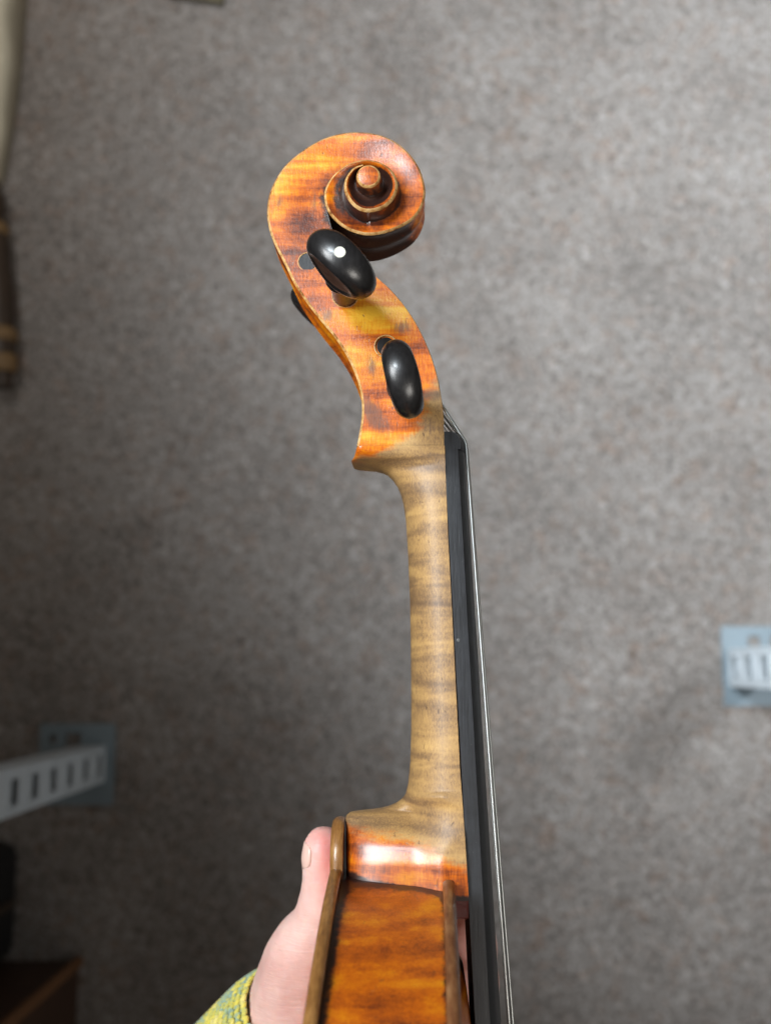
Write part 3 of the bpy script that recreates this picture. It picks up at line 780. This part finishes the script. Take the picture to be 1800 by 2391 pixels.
# ------------------------------------------------------------------ shelf uprights on foot plates
def upright(px_face, py0, py1, plate_px, facing, label, holes):
    a, b = G(px_face, py0), G(px_face, py1)
    x = (a.x+b.x)/2; ya, yb = a.y, b.y
    base = Vector((x, (ya+yb)/2, 0))
    t = thing('shelf_upright', label, 'shelf post', base, 'slotted metal shelf posts standing on the carpet')
    # post: slotted web facing the aisle plus two flanges
    m = MB(); wdt = (ya-yb)/2; pit = 0.05; sl_h = 0.020; sw = wdt*0.58; th = 0.0018; top = 0.56
    n = int(top/pit)
    for k in range(n):
        z0 = 0.004+k*pit; zs0 = z0+(pit-sl_h)/2; zs1 = zs0+sl_h; z1 = z0+pit
        x0, x1 = -th/2, th/2
        m.box((x0, -wdt, z0), (x1, wdt, zs0)); m.box((x0, -wdt, zs1), (x1, wdt, z1))
        m.box((x0, -wdt, zs0), (x1, -sw, zs1)); m.box((x0, sw, zs0), (x1, wdt, zs1))
    fl_ = -facing*0.03
    for s_ in (-1, 1):
        m.box((min(0, fl_), s_*wdt-0.0009, 0.004), (max(0, fl_), s_*wdt+0.0009, 0.004+n*pit))
    # raised lips round the slots
    m.build('post', M_white, t, scale=1.0)
    m = MB(); m.box((fl_-0.0012, -wdt-0.001, 0.004), (fl_+0.0008, wdt+0.001, 0.004+n*pit)); m.build('added_post_back', M_blue, t, scale=1.0)  # closed back added so the slots look dark inside
    m = MB(); m.box((min(0.004*-facing, fl_*0.95), -wdt+0.002, 0.004+n*pit-0.002), (max(0.004*-facing, fl_*0.95), wdt-0.002, 0.0042+n*pit)); m.build('post_cap', M_white, t, scale=1.0)
    m = MB()
    for k in range(n):
        zc = 0.004+k*pit+pit/2; h2 = sl_h/2+0.001
        path = [(facing*0.0012, -sw, zc-h2), (facing*0.0012, sw, zc-h2), (facing*0.0012, sw+0.002, zc), (facing*0.0012, sw, zc+h2), (facing*0.0012, -sw, zc+h2), (facing*0.0012, -sw-0.002, zc), (facing*0.0012, -sw, zc-h2)]
        m.tube(path, 0.0017, 6, cap=False)
    m.build('slot_lips', M_white, t, scale=1.0)['kind'] = 'stuff'
    # foot plate with punched holes
    m = MB(); q0, q1 = G(plate_px[0], plate_px[1]), G(plate_px[2], plate_px[3])
    X0, X1, Y1, Y0 = q0.x-x, q1.x-x, q0.y-base.y, q1.y-base.y
    xs = sorted({X0, X1, *[v for h in holes for v in (G(h[0], 0).x-x, G(h[2], 0).x-x)]})
    yv = sorted({Y0, Y1, *[v for h in holes for v in (G(h[0], h[1]).y-base.y, G(h[0], h[3]).y-base.y)]})
    hb = [(G(h[0], h[1]).x-x, G(h[2], h[1]).x-x, G(h[0], h[3]).y-base.y, G(h[0], h[1]).y-base.y) for h in holes]
    xs = sorted({X0, X1, *[v for h in hb for v in h[:2]]}); yv = sorted({Y0, Y1, *[v for h in hb for v in h[2:]]})
    for i in range(len(xs)-1):
        for j in range(len(yv)-1):
            cx, cy = (xs[i]+xs[i+1])/2, (yv[j]+yv[j+1])/2
            if any(h[0] < cx < h[1] and h[2] < cy < h[3] for h in hb): continue
            m.box((xs[i], yv[j], 0.0005), (xs[i+1], yv[j+1], 0.0035))
    m.build('foot_plate', M_blue, t, scale=1.0)
    return t
upright(247, 1742, 1824, (97, 1690, 265, 1880), 1, 'white slotted shelf post on shaded grey plate near the black case and cabinet', [(118, 1716, 134, 1736), (156, 1712, 192, 1752)])
upright(1700, 1517, 1602, (1681, 1463, 1870, 1649), -1, 'brightly lit pale slotted shelf post on blue-grey plate, beyond the violin strings', [(1743, 1486, 1772, 1510), (1796, 1486, 1820, 1510)])

# ------------------------------------------------------------------ wooden cabinet corner, black case, canvas, wooden leg, slat
c = G(187, 2243)
t = thing('cabinet', 'dark brown wooden cabinet corner with rubbed edge standing on the carpet', 'cabinet', c)
m = MB(); m.box((-0.45, -0.5, 0.0), (0, 0, 0.55)); m.build('cabinet_body', M_boxwood, t, scale=1.0, bevel=0.004)
m = MB(); m.tube([(-0.001, -0.001, 0.002), (-0.001, -0.001, 0.55)], 0.006, 10); m.build('corner_edge', M_edgewood, t, scale=1.0)
c = G(40, 2230)
t = thing('case', 'black upright instrument case in the shade behind the cabinet', 'case', c)
m = MB(); m.box((-0.3, 0.0, 0.0), (0, 0.12, 0.35)); m.build('case_shell', M_black, t, scale=1.0, bevel=0.015)
m = MB(); m.box((-0.3, 0.055, 0.02), (0.0035, 0.062, 0.33)); m.build('case_seam', M_darkwood, t, scale=1.0)
# canvas: loosely folded cream cloth on the floor along the left
m = MB(); A = [(60, -80), (52, 40), (45, 130), (34, 230), (20, 320), (4, 410), (-20, 480)]
rows = []
for i, p in enumerate(cr([G(*a) for a in A], 8)):
    row = []
    for j in range(25):
        u = j/24; x = -u*0.16+0.006
        z = 0.012+0.05*math.sin(math.pi*min(1, u*1.6+0.02))**0.6*(1 if u < .55 else 1)+0.016*math.sin(u*21+i*0.06)+0.004*math.sin(i*0.5+u*9)
        z *= sst(0, 0.05, u)
        row.append(Vector((p.x+x, p.y+0.01*math.sin(u*8), max(0.004, z))))
    rows.append(row)
m.grid(rows)
o = m.build('canvas_cloth', M_canvas, scale=1.0)
o['label'] = 'cream canvas cloth folded loosely on the carpet'; o['category'] = 'cloth'
so = o.modifiers.new('solid', 'SOLIDIFY'); so.thickness = 0.002
# turned wooden leg lying along the edge
p0, p1 = G(-22, 430, 0.02), G(8, 905, 0.02)
t = thing('turned_spindle', 'dark turned wooden spindle with pale worn rings lying on the carpet', 'spindle', p0)
m = MB(); L = p1-p0
rad = [0.013, 0.016, 0.018, 0.012, 0.019, 0.021, 0.020, 0.021, 0.022, 0.021, 0.022, 0.014, 0.021, 0.018, 0.013, 0.012]
m.tube([L*(k/15) for k in range(16)], [r*0.85 for r in rad], 16); m.build('leg_shaft', M_darkwood, t, scale=1.0)
for f0, f1, r in ((0.20, 0.27, 0.0178), (0.72, 0.79, 0.0202), (0.84, 0.93, 0.0172)):
    m = MB(); m.tube([L*f0, L*(f0+.015), L*((f0+f1)/2), L*(f1-.015), L*f1], [r*.8, r, r*1.04, r, r*.8], 16); m.build('turned_ring', M_tipwood, t, scale=1.0)
a, b = G(385, -6), G(520, 14)
t = thing('wooden_batten', 'khaki wooden batten end lying on the carpet beyond the scroll', 'batten', a)
m = MB(); d = b-a; nrm = Vector((-d.y, d.x, 0)).normalized()*0.03
rows = [[Vector((0, 0, .001)), Vector((0, 0, .012)), nrm+Vector((0, 0, .012)), nrm+Vector((0, 0, .001))], [d+Vector((0, 0, .001)), d+Vector((0, 0, .012)), d+nrm+Vector((0, 0, .012)), d+nrm+Vector((0, 0, .001))]]
m.grid(rows, 0, close=True, smooth=False); m.fan(rows[0]); m.fan(rows[1]); m.build('board', M_slat, t, scale=1.0, bevel=0.001)
m = MB(); m.tube([d*0.5+nrm*0.5+Vector((0, 0, .0115)), d*0.5+nrm*0.5+Vector((0, 0, .013))], 0.003, 12); m.build('screw_head', M_steel, t, scale=1.0)
